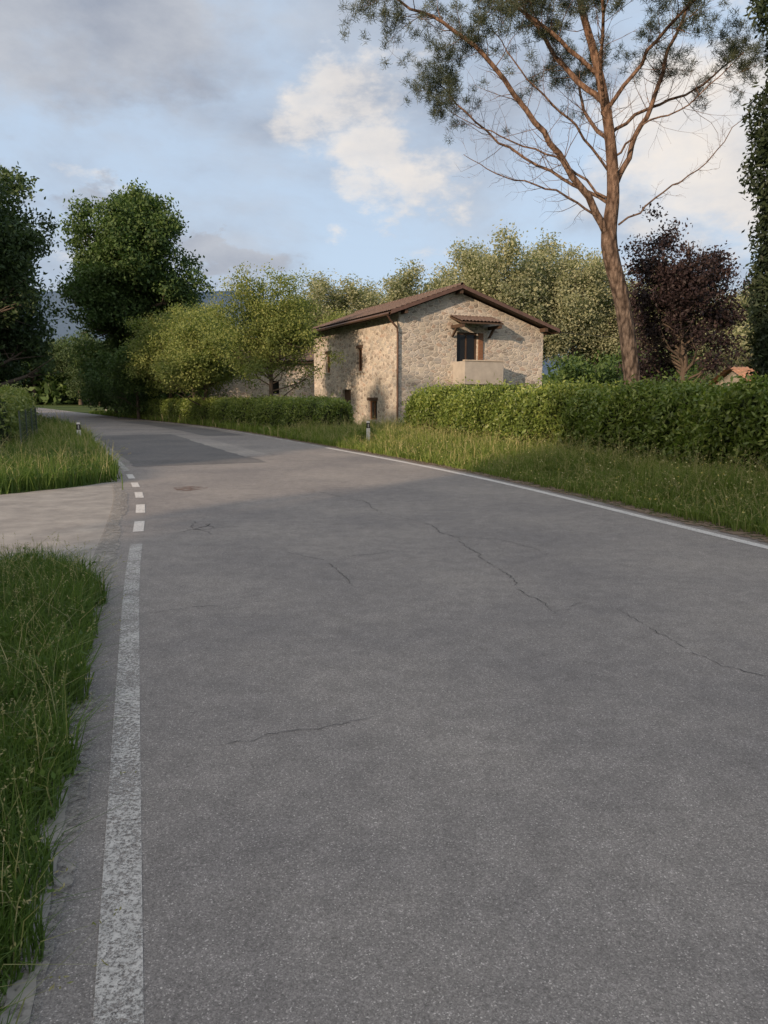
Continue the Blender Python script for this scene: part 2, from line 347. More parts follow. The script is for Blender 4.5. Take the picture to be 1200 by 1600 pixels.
crack([(1.75,5.6),(1.8,5.1),(2.05,4.3),(2.3,3.9),(3,3.4)],.005)
crack([(-1,7.6),(-.6,7.1),(-.35,6.5),(-.25,6.1)],.006)
crack([(-2.5,9.5),(-2.3,8.9),(-2.0,8.5)],.010);crack([(-2.55,8.9),(-2.2,8.8),(-1.9,9.0)],.010);crack([(-2.3,9.2),(-2.0,8.9)],.012);crack([(-2.45,8.6),(-2.2,9.1),(-2.15,9.5)],.010)
crack([(.75,8.4),(1.3,8.2),(1.7,7.4)],.006);crack([(1.25,5.3),(1.5,5.6),(1.75,5.6)],.004)
crack([(-.4,7.3),(-.1,7.4),(.1,7.7)],.007);crack([(-1.6,13),(-.3,11.3),(0,10.1)],.010);crack([(-6,20),(-3.5,19.2),(-1,18.4)],.018);crack([(-2.6,7.2),(-2.9,7.0),(-3.2,7.1)],.012)
obj('road_crack',ca.mesh('road_crack',[M_crack]),label='fine dark jagged cracks in the asphalt',category='crack',kind='structure')
an=np.linspace(0,2*np.pi,20,endpoint=False)
poly('road_stain',[(-3.42+.28*math.cos(a)*(1+.2*math.sin(3*a)),12.9+.32*math.sin(a)) for a in an],.0086,M_stain,label='brown stain on the asphalt',category='stain',kind='structure')
DRV=[(-2.25,5.7),(-2.5,6.0),(-2.9,6.45),(-3.35,6.6),(-4.5,6.2),(-8,4.9),(-14,2.8),(-15.5,7.2),(-10,9.9),(-7.6,11.2),(-6.3,12.1),(-5.6,13.0),(-5.15,13.9),(-4.95,13.9),(-3.75,10.4),(-2.6,7.1)]
dd=dense(np.array(DRV+[DRV[0]],float),.2);dd=dd+R(4).normal(0,.018,dd.shape)
poly('driveway',[tuple(p) for p in dd[:-1]],.0055,M_conc,label='pale worn concrete driveway joining the road',category='driveway',kind='structure')
def inside(P,poly_):
    x,y=P[:,0],P[:,1];c=np.zeros(len(P),bool);n=len(poly_);j=n-1
    for i in range(n):
        xi,yi=poly_[i];xj,yj=poly_[j]
        k=((yi>y)!=(yj>y))&(x<(xj-xi)*(y-yi)/((yj-yi) or 1e-9)+xi);c^=k;j=i
    return c
# ------------------------------------------------------------------ grass
def edgeX(P,Y):
    o=np.argsort(P[:,1]);return np.interp(Y,P[o,1],P[o,0])
gn=lambda x,y:.5+.25*np.sin(x*1.7+1.3*np.sin(y*.9))+.25*np.sin(y*2.1+1.1*np.sin(x*1.3)+2)
def grass(x0,x1,y0,y1,dens,h,w,test,mat,name,label,seed,straw=.04,lean=.45,extra=None,broad=0):
    rng=R(seed);n=int((x1-x0)*(y1-y0)*dens);P=np.c_[rng.uniform(x0,x1,n),rng.uniform(y0,y1,n)]
    k=test(P);P=P[k];n=len(P)
    c=gn(P[:,0],P[:,1]);hh=h(P) if callable(h) else np.full(n,h)
    st=rng.random(n)<straw
    hh=hh*(.35+.5*rng.random(n)+.35*c+.35*gn(P[:,0]*4.3,P[:,1]*4.1));hh[st]*=1.4
    ww=w*(.6+.8*rng.random(n));ww[st]*=.7
    V,F=blades(np.c_[P,np.zeros(n)],hh,ww,rng,lean)
    t=np.clip(.08+.42*rng.random(n)+.18*gn(P[:,0]*.8+3,P[:,1]*.7)+.14*gn(P[:,0]*3.1,P[:,1]*2.7+1),0,.85);t[st]=.86+.14*rng.random(st.sum())
    a=Acc();a.add(V,F,np.concatenate([t,t]))
    Vs=V.reshape(-1,6,3)[st]
    if len(Vs):
        m=5;tip=Vs[:,4];dr=tip-Vs[:,2];dr/=np.linalg.norm(dr,axis=1)[:,None]+1e-9
        kk=np.tile(np.linspace(-1,.6,m),len(tip))[:,None];sc=(w/.004)**.5
        C=np.repeat(tip,m,0)+np.repeat(dr,m,0)*kk*.03*sc+rng.normal(0,.003*sc,(len(tip)*m,3))
        V2,F2=leaves(C,.009*sc,.003*sc,rng);a.add(V2,F2,.86+.14*rng.random(len(F2)))
    if broad:
        m=int(n*broad);idx=rng.integers(0,n,m);C=np.c_[P[idx]+rng.normal(0,.03,(m,2)),hh[idx]*rng.uniform(.25,.8,m)];V2,F2=leaves(C,.022*(.6+.8*rng.random(m)),.011,rng,.4);a.add(V2,F2,.05+.5*rng.random(m))
    if extra:
        m=int(n*extra);idx=rng.integers(0,n,m);C=np.c_[P[idx],hh[idx]*1.0+.02];V2,F2=leaves(C,.016,.012,rng);a.add(V2,F2,rng.random(m),1)
    obj(name,a.mesh(name,[mat,L_flower]),label=label,category='grass',kind='stuff')
lx=lambda Y:edgeX(EL,Y);rx=lambda Y:edgeX(ER,Y)
jx=lambda P:.04*np.sin(P[:,1]*7)+.03*np.sin(P[:,1]*17+1)
HP=[(.55,26.6),(2.3,22),(4.2,17.6),(5.9,12.2),(7.5,7),(9.1,2.2)]
hY=np.array(HP)[::-1]
hx=lambda Y:np.interp(Y,hY[:,1],hY[:,0])
drv_in=lambda P:inside(P,DRV)
nl=lambda P:(P[:,0]<lx(P[:,1])+.03+jx(P))&~drv_in(P)
grass(-3.2,-.2,.4,3.6,4800,.25,.0033,lambda P:nl(P)&(P[:,0]>lx(P[:,1])-1.6),L_grass,'grass','lush green uncut grass along the road edge',1,.05,.65,broad=.12)
grass(-5.2,-1,3.6,7.2,3400,.27,.004,lambda P:nl(P)&(P[:,0]>lx(P[:,1])-2.8),L_grass,'grass','lush green uncut grass beside the concrete driveway',2,.05,.65,broad=.12)
grass(-14,-4.5,7,18,480,.40,.008,lambda P:nl(P)&(P[:,1]>7.5),L_grass,'grass','tall meadow grass beyond the driveway',3,.08,.7)
grass(-22,-6,18,34,300,.46,.012,lambda P:nl(P),L_grassw,'grass','tall meadow grass beside the asphalt road',4,.05,.6)
grass(-45,-13,34,70,60,.5,.03,lambda P:nl(P)&(P[:,0]>lx(P[:,1])-9),L_grass,'grass','rough grass verge under the dark trees',5,.05)
hr=lambda P:.10+.38*np.clip((P[:,0]-rx(P[:,1]))/1.8,0,1)+.06*np.clip((P[:,1]-14)/8,0,1)
tr=lambda P:(P[:,0]>rx(P[:,1])+.16+jx(P))&(P[:,0]<hx(P[:,1])+.15)
grass(1,10,4.5,16,1100,hr,.0060,tr,L_grassw,'grass','wild green grass with small yellow flowers before the hedge',6,.09,.85,.02,broad=.05)
grass(-5,8,16,31,540,hr,.011,lambda P:(P[:,0]>rx(P[:,1])+.16)&((P[:,0]<hx(P[:,1])+.15)|(P[:,1]>26.3))&~((np.abs(P[:,0]+.56)<.35)&(P[:,1]>23.3)&(P[:,1]<26.3)),L_grassw,'grass','sunlit grass by the house entrance',7,.09,.65,.01)
grass(-3,9,31,37,180,.3,.014,lambda P:(P[:,0]>rx(P[:,1])+.1),L_grassw,'grass','grass in front of the stone house',8,.06)
grass(-32,-3,28,72,60,.34,.03,lambda P:(P[:,0]>rx(P[:,1])+.1)&(P[:,0]<rx(P[:,1])+6),L_grassw,'grass','roadside grass in front of the clipped hedge',9,.06)

# ------------------------------------------------------------------ trees
def crown_pts(rng,nl,nc,rad,lump=.45,zcut=-.8,reach=(.42,.35)):
    d=rng.normal(size=(nl,3));d/=np.linalg.norm(d,axis=1)[:,None];d=d[d[:,2]>zcut]
    rr=reach[0]+reach[1]*rng.random(len(d))
    L=d*rr[:,None]
    idx=rng.integers(0,len(L),nc)
    q=rng.normal(size=(nc,3));q/=np.linalg.norm(q,axis=1)[:,None];q*=(rng.random(nc)**.5*lump)[:,None]
    return (L[idx]+q)*np.array(rad),idx
def tree_meshes(seed,H,tr,cz,rad,nl=16,nc=140,lpc=120,leaf=.16,cl=.55,bark=None,lm=None,lean=(0,0),nlimb=26,shift=(0,0),zcut=-.8,lump=.45,reach=(.42,.35)):
    rng=R(seed);C,idx=crown_pts(rng,nl,nc,rad,lump,zcut=zcut,reach=reach);C=C+np.array([shift[0],shift[1],cz])
    C[:,2]=np.maximum(C[:,2],.4)
    a=Acc();top=cz+rad[2]*.55;zz=np.linspace(0,top,8)
    TP=np.c_[np.interp(zz,[0,top],[0,shift[0]+lean[0]])+rng.normal(0,tr*.35,8)*(zz>0),np.interp(zz,[0,top],[0,shift[1]+lean[1]])+rng.normal(0,tr*.35,8)*(zz>0),zz]
    TR=tr*np.array([1.25,1,.92,.82,.68,.5,.32,.12]);a.tube(TP,TR,9)
    for c in C[rng.permutation(len(C))[:nlimb]]:
        hz=np.clip(c[2]-rng.uniform(.25,.6)*np.hypot(c[0],c[1])-.3,cz-rad[2]*.95 if cz-rad[2]*.95>.5 else .5,top*.95)
        st=np.array([np.interp(hz,zz,TP[:,k]) for k in range(3)]);r0=np.interp(hz,zz,TR)*.45
        m1=st+(c-st)*.35+rng.normal(0,.12,3)*rad[0]*.4*[1,1,.5];m2=st+(c-st)*.7+rng.normal(0,.1,3)*rad[0]*.4
        a.tube([st,m1,m2,c],[r0,r0*.7,r0*.45,r0*.15],5)
        for j in range(3):
            e=c+rng.normal(0,cl*1.0,3);a.tube([m2,(m2+e)/2+rng.normal(0,.1,3)*cl,e],[r0*.3,r0*.18,r0*.06],4)
    k=len(C);n=k*lpc;ci=np.repeat(np.arange(k),lpc)
    P=C[ci]+rng.normal(size=(n,3))*cl*np.array([.62,.62,.42])
    P[:,2]=np.maximum(P[:,2],.1)
    V,F=leaves(P,leaf*(.6+.8*rng.random(n)),leaf*.55*(.6+.8*rng.random(n)),rng,.3)
    ct=rng.normal(0,.1,k);t=np.clip(.45+ct[ci]+rng.normal(0,.13,n)+.12*(P[:,2]-cz)/rad[2],0,1)
    b=Acc();b.add(V,F,t)
    return a.mesh('trunk',[bark or M_bark],True),b.mesh('crown',[lm])
def place_tree(name,ms,loc,label,category='tree',rot=0,sc=1.0,scz=None,group=None):
    e=empty(name,loc,rot,label=label,category=category,group=group);e.scale=(sc,sc,scz or sc)
    a=obj('trunk',ms[0],e);b=obj('crown',ms[1],e);return e

oak=tree_meshes(33,20,.6,11.2,(7.2,6.8,9.8),nl=64,nc=760,lpc=135,leaf=.155,cl=.8,lm=L_oak,nlimb=60,lump=.24,reach=(.25,.52),zcut=-.95)
place_tree('oak_tree',oak,(-21.6,66,0),'tall broad oak tree with dark green crown')
da=tree_meshes(41,15,.4,8.2,(6.0,6.0,7.8),nl=34,nc=420,lpc=180,leaf=.13,cl=.7,lm=L_dark,nlimb=50,lump=.30,reach=(.35,.48))
db=tree_meshes(42,12,.3,6.3,(4.8,4.8,5.9),nl=24,nc=260,lpc=130,leaf=.16,cl=.7,lm=L_dark,nlimb=36,lump=.36,reach=(.35,.45))
G='dark broadleaf trees lining the road'
for i,(x,y,s,sz,ms) in enumerate([(-24.6,44,1.05,1.12,da),(-31,54,1.05,1.15,da),(-37.5,68,.8,.78,da),(-45,82,.8,.72,db),(-58,96,1.0,.75,da),(-74,112,1,1,db),(-33,42,1.1,1.1,db)]):
    place_tree('broadleaf_tree',ms,(x,y,0),'dark green broadleaf tree on the road verge',rot=i*1.3+.5,sc=s,scz=sz,group=G)
for i,(x,y,s) in enumerate([(-50,132,1.15),(-40,118,.95),(-34,104,.8),(-28,88,.62),(-60,148,1.2),(-70,150,1.2),(-55,140,1.1)]):
    place_tree('broadleaf_tree',db,(x,y,0),'dark green tree beyond the road bend',rot=i*2.1,sc=s,group='dark trees beyond the bend')
ga=tree_meshes(55,8,.11,4.4,(3.1,2.9,3.5),nl=38,nc=330,lpc=110,leaf=.06,cl=.44,lm=L_gold,nlimb=60,lump=.33,reach=(.3,.55),zcut=-.75)
gb=tree_meshes(52,6,.1,3.0,(2.8,2.6,3.1),nl=30,nc=250,lpc=110,leaf=.065,cl=.44,lm=L_gold,nlimb=44,lump=.36,reach=(.3,.52),zcut=-.8)
gc=tree_meshes(53,5,.1,2.2,(2.3,2.2,2.3),nl=16,nc=150,lpc=110,leaf=.08,cl=.42,lm=L_oak,nlimb=24,lump=.45)
GG='small golden green trees beside the stone house'
place_tree('willow_tree',ga,(-5.8,38.5,0),'feathery golden green tree before the stone barn',group=GG,sc=1.03)
place_tree('willow_tree',gb,(-10.4,43.8,0),'slender golden green tree behind the low hedge',rot=1,group=GG,sc=1.15)
place_tree('willow_tree',ga,(-12.2,48,0),'golden green tree behind the low hedge',rot=2.4,sc=.98,group=GG)
place_tree('willow_tree',ga,(-8.5,61,0),'golden green tree growing behind the barn',rot=2,sc=1.15,group=GG)
place_tree('willow_tree',ga,(-4.2,62,0),'golden green tree growing behind the barn',rot=1,sc=1.1,group=GG)
place_tree('willow_tree',ga,(-13.8,60,0),'golden green tree growing behind the barn',rot=4,sc=1.15,group=GG)
place_tree('willow_tree',gb,(-14.6,51,0),'slender golden green tree behind the low hedge',rot=3.4,sc=1.25,group=GG)
place_tree('willow_tree',ga,(-18.2,63,0),'golden green tree growing behind the shrubs',rot=5,sc=1.1,group=GG)
place_tree('shrub',gc,(-17.6,53.5,0),'rounded green roadside shrub','shrub',rot=.4,sc=1.1)
place_tree('shrub',gc,(-20.0,58.5,0),'rounded green roadside shrub','shrub',rot=2.4,sc=1.3)
place_tree('shrub',gb,(-16.0,59,0),'golden green roadside shrub','shrub',rot=1.4,sc=1.15)
place_tree('shrub',gc,(-23.0,64,0),'rounded green shrub under the oak','shrub',rot=3.4,sc=1.5)
pa=tree_meshes(61,15,.2,8.6,(3.3,3.1,6.8),nl=30,nc=250,lpc=95,leaf=.115,cl=.72,lm=L_olive,nlimb=90,lump=.28,reach=(.25,.6))
pb=tree_meshes(62,15,.2,8.2,(3.8,3.4,7.0),nl=28,nc=260,lpc=95,leaf=.115,cl=.74,lm=L_olive,nlimb=90,lump=.28,reach=(.25,.6))
GP='pale olive poplars standing behind the stone house'
for i,(x,y,s,sz) in enumerate([(-8.5,74,1.1,.82),(-5.2,72,1.1,.86),(-1.8,74,1.15,.88),(1.6,72,1.15,.92),(5.0,75,1.15,.98),(8.2,71,1.15,1.03),(11.3,70,1.2,1.12),(14.6,73,1.2,1.10),(17.8,71,1.15,1.08),(20.8,74,1.1,1.0),(24,70,1.05,.93),(27.5,73,1,.88),(31,70,1,.84),(35,73,1,.8),(-7,86,1.2,.9),(-2,85,1.2,.94),(3.6,84,1.2,.98),(10,83,1.25,1.15),(16.5,84,1.25,1.18),(22.5,84,1.2,1.06),(28.5,84,1.2,.95)]):
    place_tree('poplar_tree',(pa,pb)[i%2],(x,y,0),'pale olive poplar tree behind the stone house',rot=i*1.7,sc=s,scz=sz,group=GP)
pu=tree_meshes(71,7.5,.12,4.2,(2.15,2.0,3.9),nl=40,nc=290,lpc=90,leaf=.055,cl=.32,lm=L_purple,nlimb=90,lump=.28,reach=(.25,.55))
place_tree('plum_tree',pu,(9.5,24,0),'dark purple leaved plum tree behind the hedge')
gs=tree_meshes(72,4,.12,1.8,(2.4,2.2,1.9),nl=12,nc=120,lpc=90,leaf=.09,cl=.42,lm=L_oak,nlimb=12,lump=.5)
place_tree('shrub',gs,(9.3,33,0),'rounded dark green shrub beside the house','shrub',sc=1.0)
place_tree('shrub',gs,(12.2,34,0),'rounded dark green shrub beside the house','shrub',rot=2,sc=1.05)
place_tree('shrub',gs,(8.6,20.6,0),'leafy green shrub behind the laurel hedge','shrub',rot=1,sc=.55)
oa=tree_meshes(73,4,.12,3.0,(2.6,2.4,2.4),nl=14,nc=120,lpc=80,leaf=.09,cl=.42,lm=L_olive,nlimb=26,lump=.5)
place_tree('olive_tree',oa,(19.5,49,0),'grey green olive tree near a low roof',rot=0,sc=1.2)
place_tree('olive_tree',oa,(25,50,0),'grey green olive tree near a low roof',rot=2,sc=1.35)
def cypress(seed,H,r):
    rng=R(seed);n=150000;z=rng.random(n)*H
    prof=r*np.clip(np.minimum(z/1.2+.45,1),0,1)*(.82+.03*np.minimum(z,12))*np.clip(1-(z/H)**4,0.05,1)
    th=rng.uniform(0,2*np.pi,n);lum=1+.08*np.sin(th*5+z*1.1)+.09*np.sin(z*1.7+th*3)+.08*np.sin(z*5+th*7)
    rr=prof*lum*(.6+.42*rng.random(n)**.5)
    P=np.c_[rr*np.cos(th),rr*np.sin(th),z+.2]+rng.normal(0,.08,(n,3));V,F=leaves(P,.08*(.6+.8*rng.random(n)),.03,rng)
    b=Acc();b.add(V,F,np.clip(.35+.15*np.sin(z*4.3+th*3)+rng.normal(0,.18,n),0,1))
    a=Acc();a.tube([(0,0,0),(0,.02,H*.5),(0,0,H*.95)],[.2,.14,.03],8);return a.mesh('trunk',[M_bark],True),b.mesh('crown',[L_cyp])
place_tree('cypress_tree',cypress(81,22,1.6),(10.4,18.0,0),'dense dark evergreen cypress tree beyond the hedge')

# ---- pine
def pine():
    rng=R(91);a=Acc();tips=[]
    limbs=[
     ([(0,0,0),(-.05,0,1.95),(-.4,.05,4.05),(-.86,.05,5.7),(-.83,0,7.05),(-1.04,-.05,8.66),(-1.45,-.1,10.24),(-1.93,0,11.8),(-2.1,.2,13.4)],[.30,.23,.215,.22,.165,.135,.108,.078,.05],7.5,1),
     ([(-.92,0,5.9),(-2.0,-.3,7.4),(-3.1,-.6,8.6),(-4.56,-.9,10.1),(-5.8,-1.0,10.9),(-7.3,-1.1,11.5)],[.11,.083,.068,.052,.038,.02],.2,1.1),
     ([(-1.2,0,9.3),(-2.1,.8,10.5),(-3,1.3,12.0),(-3.7,1.7,13)],[.08,.065,.045,.03],.2,1),
     ([(-.75,0,7.3),(-.2,.2,8.5),(.4,.5,9.9),(.97,.8,11.5),(1.6,1,12.8)],[.085,.07,.058,.042,.03],.3,1.1),
     ([(-1.1,0,9.1),(-.3,-.8,10.2),(.6,-1.5,11.2),(1.5,-2,12.2)],[.06,.045,.035,.025],.25,1),
     ([(-.85,0,6.7),(-2.3,1.2,7.9),(-4.0,2.2,9.3),(-5.4,2.9,10.9)],[.05,.04,.03,.018],.3,1),
     ([(-1.0,0,8.2),(-1.2,2,9.8),(-1.0,3.8,11.6)],[.06,.045,.03],.3,1),
     ([(-1.2,0,9),(-1.8,-1.8,10.6),(-2.3,-3.6,12.2)],[.05,.038,.025],.35,1),
     ([(-1.3,0,9.9),(-2.8,-.3,10.9),(-4.4,-.3,12.0),(-5.2,-.4,12.8)],[.06,.048,.035,.02],.25,1),
     ([(-1.0,0,8.5),(.3,.6,9.4),(1.6,1.0,10.0),(2.9,1.2,11.0)],[.05,.04,.03,.02],.35,1),
     ([(-.65,0,6.2),(.5,-.1,7.0),(1.6,-.1,7.8),(2.7,-.2,9.2)],[.028,.022,.015,.007],.25,.5),
     ([(-1.0,0,6.3),(-2.4,-.2,7.0),(-3.8,-.3,7.35),(-4.9,-.3,7.9)],[.034,.026,.016,.007],.15,.75),
     ([(-1.0,0,6.9),(-2.3,.4,8.0),(-3.8,.5,8.6),(-5.2,.4,9.2)],[.036,.028,.018,.007],.15,.9),
     ([(-1.0,0,7.6),(-2.2,-.5,8.7),(-3.4,-.9,9.5),(-4.3,-1.0,10.6)],[.036,.028,.02,.01],.15,.9),
     ([(-.9,0,7.9),(-.2,-.3,8.6),(.9,-.4,9.1),(2.2,-.5,10.3)],[.032,.025,.018,.01],.2,.9)]
    for li,(P,r,t0,L) in enumerate(limbs):
        P=np.array(P,float)
        P3=np.array([P[0]]*1+list(P)+[P[-1]*2-P[-2]]);Q=[]
        P3[0]=P[0]*2-P[1]
        nn=5
        for i in range(1,len(P3)-2):
            for t in np.linspace(0,1,nn,endpoint=False):
                p0,p1,p2,p3=P3[i-1:i+3];Q.append(.5*((2*p1)+(-p0+p2)*t+(2*p0-5*p1+4*p2-p3)*t*t+(-p0+3*p1-3*p2+p3)*t**3))
        Q.append(P[-1]);Q=np.array(Q);rr=np.interp(np.linspace(0,1,len(Q)),np.linspace(0,1,len(r)),r)
        if li>0: Q[1:-1]+=rng.normal(0,.028,(len(Q)-2,3))
        a.tube(Q,rr,12 if li<2 else 7)
        sq=np.r_[0,np.cumsum(np.linalg.norm(np.diff(Q,axis=0),axis=1))];tot=sq[-1]
        st=t0 if li==0 else t0*tot
        for d in np.arange(st,tot,.27):
            p=np.array([np.interp(d,sq,Q[:,k]) for k in range(3)]);tg=Q[min(len(Q)-1,np.searchsorted(sq,d))]-Q[max(0,np.searchsorted(sq,d)-1)];tg/=np.linalg.norm(tg)+1e-9
            f=d/tot
            for _ in range(1 if rng.random()<.7 else 2):
                rv=rng.normal(size=3);rv-=tg*(rv@tg);rv/=np.linalg.norm(rv)
                dr=tg*.55+rv*.85+np.array([0,0,.12]);dr/=np.linalg.norm(dr)
                ln=L*rng.uniform(.7,1.8)*(1.1-.45*f)
                r0=min(np.interp(d,sq,rr)*.35,.013)*rng.uniform(.6,1.1)
                c=[p];dd_=dr.copy()
                for k in range(4):
                    dd_=dd_+rng.normal(0,.17,3)+np.array([0,0,.05]);dd_/=np.linalg.norm(dd_);c.append(c[-1]+dd_*ln/4)
                c=np.array(c);a.tube(c,np.linspace(r0,r0*.3,5),5);tips.append(c[-1]);
                for k in (1,2,3,3,4):
                    tv=dd_*.6+rng.normal(0,.55,3);tv/=np.linalg.norm(tv);l2=ln*rng.uniform(.25,.55)
                    e=c[k]+tv*l2;mid=c[k]+tv*l2*.5+rng.normal(0,.03,3);rt=max(r0*.35,.003);a.tube([c[k],mid,e],[rt,rt*.8,rt*.5],3);tips.append(e)
    tips=np.array(tips);rad=np.hypot(tips[:,0]+1.2,tips[:,1]);zmin=11.45-.39*rad+rng.normal(0,.4,len(tips))
    keep=tips[:,2]>zmin;C=tips[keep]
    den=np.sin(C[:,0]*2.3+1)+np.sin(C[:,1]*2.1+C[:,2]*1.7)+np.sin(C[:,2]*2.6+C[:,0]*1.1)
    C=C[(den>-.7)|(rng.random(len(C))<.25)]
    C=np.concatenate([C,C[::2]+rng.normal(0,.16,C[::2].shape),C[::2]+rng.normal(0,.28,C[::2].shape)+[0,0,.05]])
    per=72;n=len(C)*per;ci=np.repeat(np.arange(len(C)),per)
    d=rng.normal(size=(n,3))+[0,0,.5];d/=np.linalg.norm(d,axis=1)[:,None];ln=.12*(.6+.7*rng.random(n))
    B=C[ci]+rng.normal(0,.055,(n,3))+d*.02;E=B+d*ln[:,None];sd=np.cross(d,rng.normal(size=(n,3)));sd/=np.linalg.norm(sd,axis=1)[:,None];sd*=.0056
    V=np.stack([B-sd,B+sd,E+sd*.5,E-sd*.5],1).reshape(-1,3);F=np.arange(n*4).reshape(n,4)
    b=Acc();b.add(V,F,np.clip(.47+rng.normal(0,.14,len(C))[ci]+rng.normal(0,.1,n),0,1))
    return a.mesh('trunk',[M_pbark],True),b.mesh('crown',[L_pine])
place_tree('pine_tree',pine(),(7.0,21,0),'tall leaning pine tree with orange bark and bare lower branches')

# unseen trees, added behind the viewpoint to shade the road around a sunlit gap
sh=tree_meshes(101,14,.3,8.0,(3.9,3.9,7.9),nl=30,nc=240,lpc=45,leaf=.6,cl=.8,lm=L_oak,nlimb=8,lump=.45)
qs=[-19.2-4.0*i for i in range(14)]+[-4.1,-.1,3.9,7.9]
for i,q_ in enumerate(qs):
    a_=-28;s=1.0 if q_>-44 else 1.25
    place_tree('shade_tree',sh,(.6*a_+.8*q_,.8*a_-.6*q_,0),'unseen dense tree added to shade the road',rot=i*1.1,sc=s,scz=(1.12 if -44<q_<-10 else s),group='unseen trees added to shade the road')

# ------------------------------------------------------------------ hedges
def hedge(P,width,H0,H1,n,leaf,seed,mat,label,name='hedge',wv=.12,asp=.42,spr=.05):
    rng=R(seed);P=dense(np.array(P,float),.25);m=len(P);s=np.linspace(0,1,m)
    t=np.gradient(P,axis=0);t/=np.linalg.norm(t,axis=1)[:,None];pn=np.stack([-t[:,1],t[:,0]],1)
    H=H0+(H1-H0)*s
    tot=np.linalg.norm(np.diff(P,axis=0),axis=1).sum()
    e=.42
    cs=np.linspace(0,1,1200);px_=np.sign(np.cos(np.pi*cs))*np.abs(np.cos(np.pi*cs))**e*width/2;pz_=np.abs(np.sin(np.pi*cs))**e*H0
    al=np.r_[0,np.cumsum(np.hypot(np.diff(px_),np.diff(pz_)))];al/=al[-1]
    def surf(u,c,k):
        i=u*(m-1);x=np.interp(i,np.arange(m),P[:,0]);y=np.interp(i,np.arange(m),P[:,1]);nx=np.interp(i,np.arange(m),pn[:,0]);ny=np.interp(i,np.arange(m),pn[:,1]);h=np.interp(i,np.arange(m),H)
        cc=np.interp(c,al,cs)
        th=np.pi*cc;cx=np.cos(th);sz=np.sin(th)
        px=np.sign(cx)*np.abs(cx)**e;pz=np.abs(sz)**e
        lum=1+wv*(.5*np.sin(u*tot*1.9+c*6)+.35*np.sin(u*tot*4.1+2+c*11)+.3*np.sin(u*tot*7.7+c*17))
        endt=np.clip(np.minimum(u,1-u)*tot/.7,0,1)**.45
        hw=width/2*px*k*lum*(.35+.65*endt);z=h*pz*(1-(1-k)*.6)*(1+.4*(lum-1))*(.8+.2*endt)
        return np.stack([x+nx*hw,y+ny*hw,z],-1)
    nu,nc=m,21;U,Cc=np.meshgrid(np.linspace(0,1,nu),np.linspace(0,1,nc),indexing='ij')
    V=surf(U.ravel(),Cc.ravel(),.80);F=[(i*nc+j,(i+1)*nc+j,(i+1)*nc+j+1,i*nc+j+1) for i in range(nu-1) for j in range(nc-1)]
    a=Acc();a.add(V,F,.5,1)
    u=rng.random(n);c=np.clip(rng.random(n),.005,.995);k=.85+.20*rng.random(n)**.8
    Pt=surf(u,c,k)+rng.normal(0,.05,(n,3))
    ee=rng.random(n)<spr;Pt[ee]+=rng.normal(0,.11,(ee.sum(),3))+[0,0,.07]
    ne=int(n*.05);ue=rng.integers(0,2,ne)*1.0;Pe=surf(np.clip(ue+(.5-ue)*.01,0,1),np.clip(rng.random(ne),.02,.98),rng.random(ne)**.5);Pt=np.vstack([Pt,Pe+rng.normal(0,.08,(ne,3))]);
    Pt[:,2]=np.maximum(Pt[:,2],.03);n=len(Pt)
    V,F=leaves(Pt,leaf*(.6+.8*rng.random(n)),leaf*asp*(.7+.6*rng.random(n)),rng,.2)
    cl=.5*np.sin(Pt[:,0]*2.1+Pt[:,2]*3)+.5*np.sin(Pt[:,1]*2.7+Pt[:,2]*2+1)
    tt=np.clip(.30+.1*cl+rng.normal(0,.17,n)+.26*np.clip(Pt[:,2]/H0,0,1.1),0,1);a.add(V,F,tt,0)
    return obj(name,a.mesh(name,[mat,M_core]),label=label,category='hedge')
HPc=[(x+.7,y+.3) for x,y in HP]
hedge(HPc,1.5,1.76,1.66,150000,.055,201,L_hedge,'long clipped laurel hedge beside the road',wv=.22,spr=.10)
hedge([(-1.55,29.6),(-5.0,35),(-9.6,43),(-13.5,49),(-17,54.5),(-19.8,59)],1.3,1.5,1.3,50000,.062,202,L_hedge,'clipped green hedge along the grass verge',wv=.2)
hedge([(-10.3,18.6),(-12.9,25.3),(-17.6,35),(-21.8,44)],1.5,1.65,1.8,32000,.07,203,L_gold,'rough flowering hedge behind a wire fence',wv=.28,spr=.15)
rngw=R(301);a=Acc();nC=2600
azw=np.radians(rngw.uniform(-50,50,nC));dist=rngw.uniform(160,200,nC);hh=8+3*np.sin(azw*23)+2*np.sin(azw*51+1);zc=rngw.random(nC)**.7*hh
C=np.c_[np.sin(azw)*dist,np.cos(azw)*dist,zc];per=26;ci=np.repeat(np.arange(nC),per);P=C[ci]+rngw.normal(0,1.5,(nC*per,3))*[1,1,.7];P[:,2]=np.abs(P[:,2])
V,F=leaves(P,.8*(.6+.8*rngw.random(len(P))),.45,rngw,.2);a.add(V,F,np.clip(.45+rngw.normal(0,.15,nC)[ci]+rngw.normal(0,.1,len(P)),0,1))
obj('woodland',a.mesh('woodland',[L_oak]),label='distant wooded edge of the valley fields',category='woodland',kind='stuff')

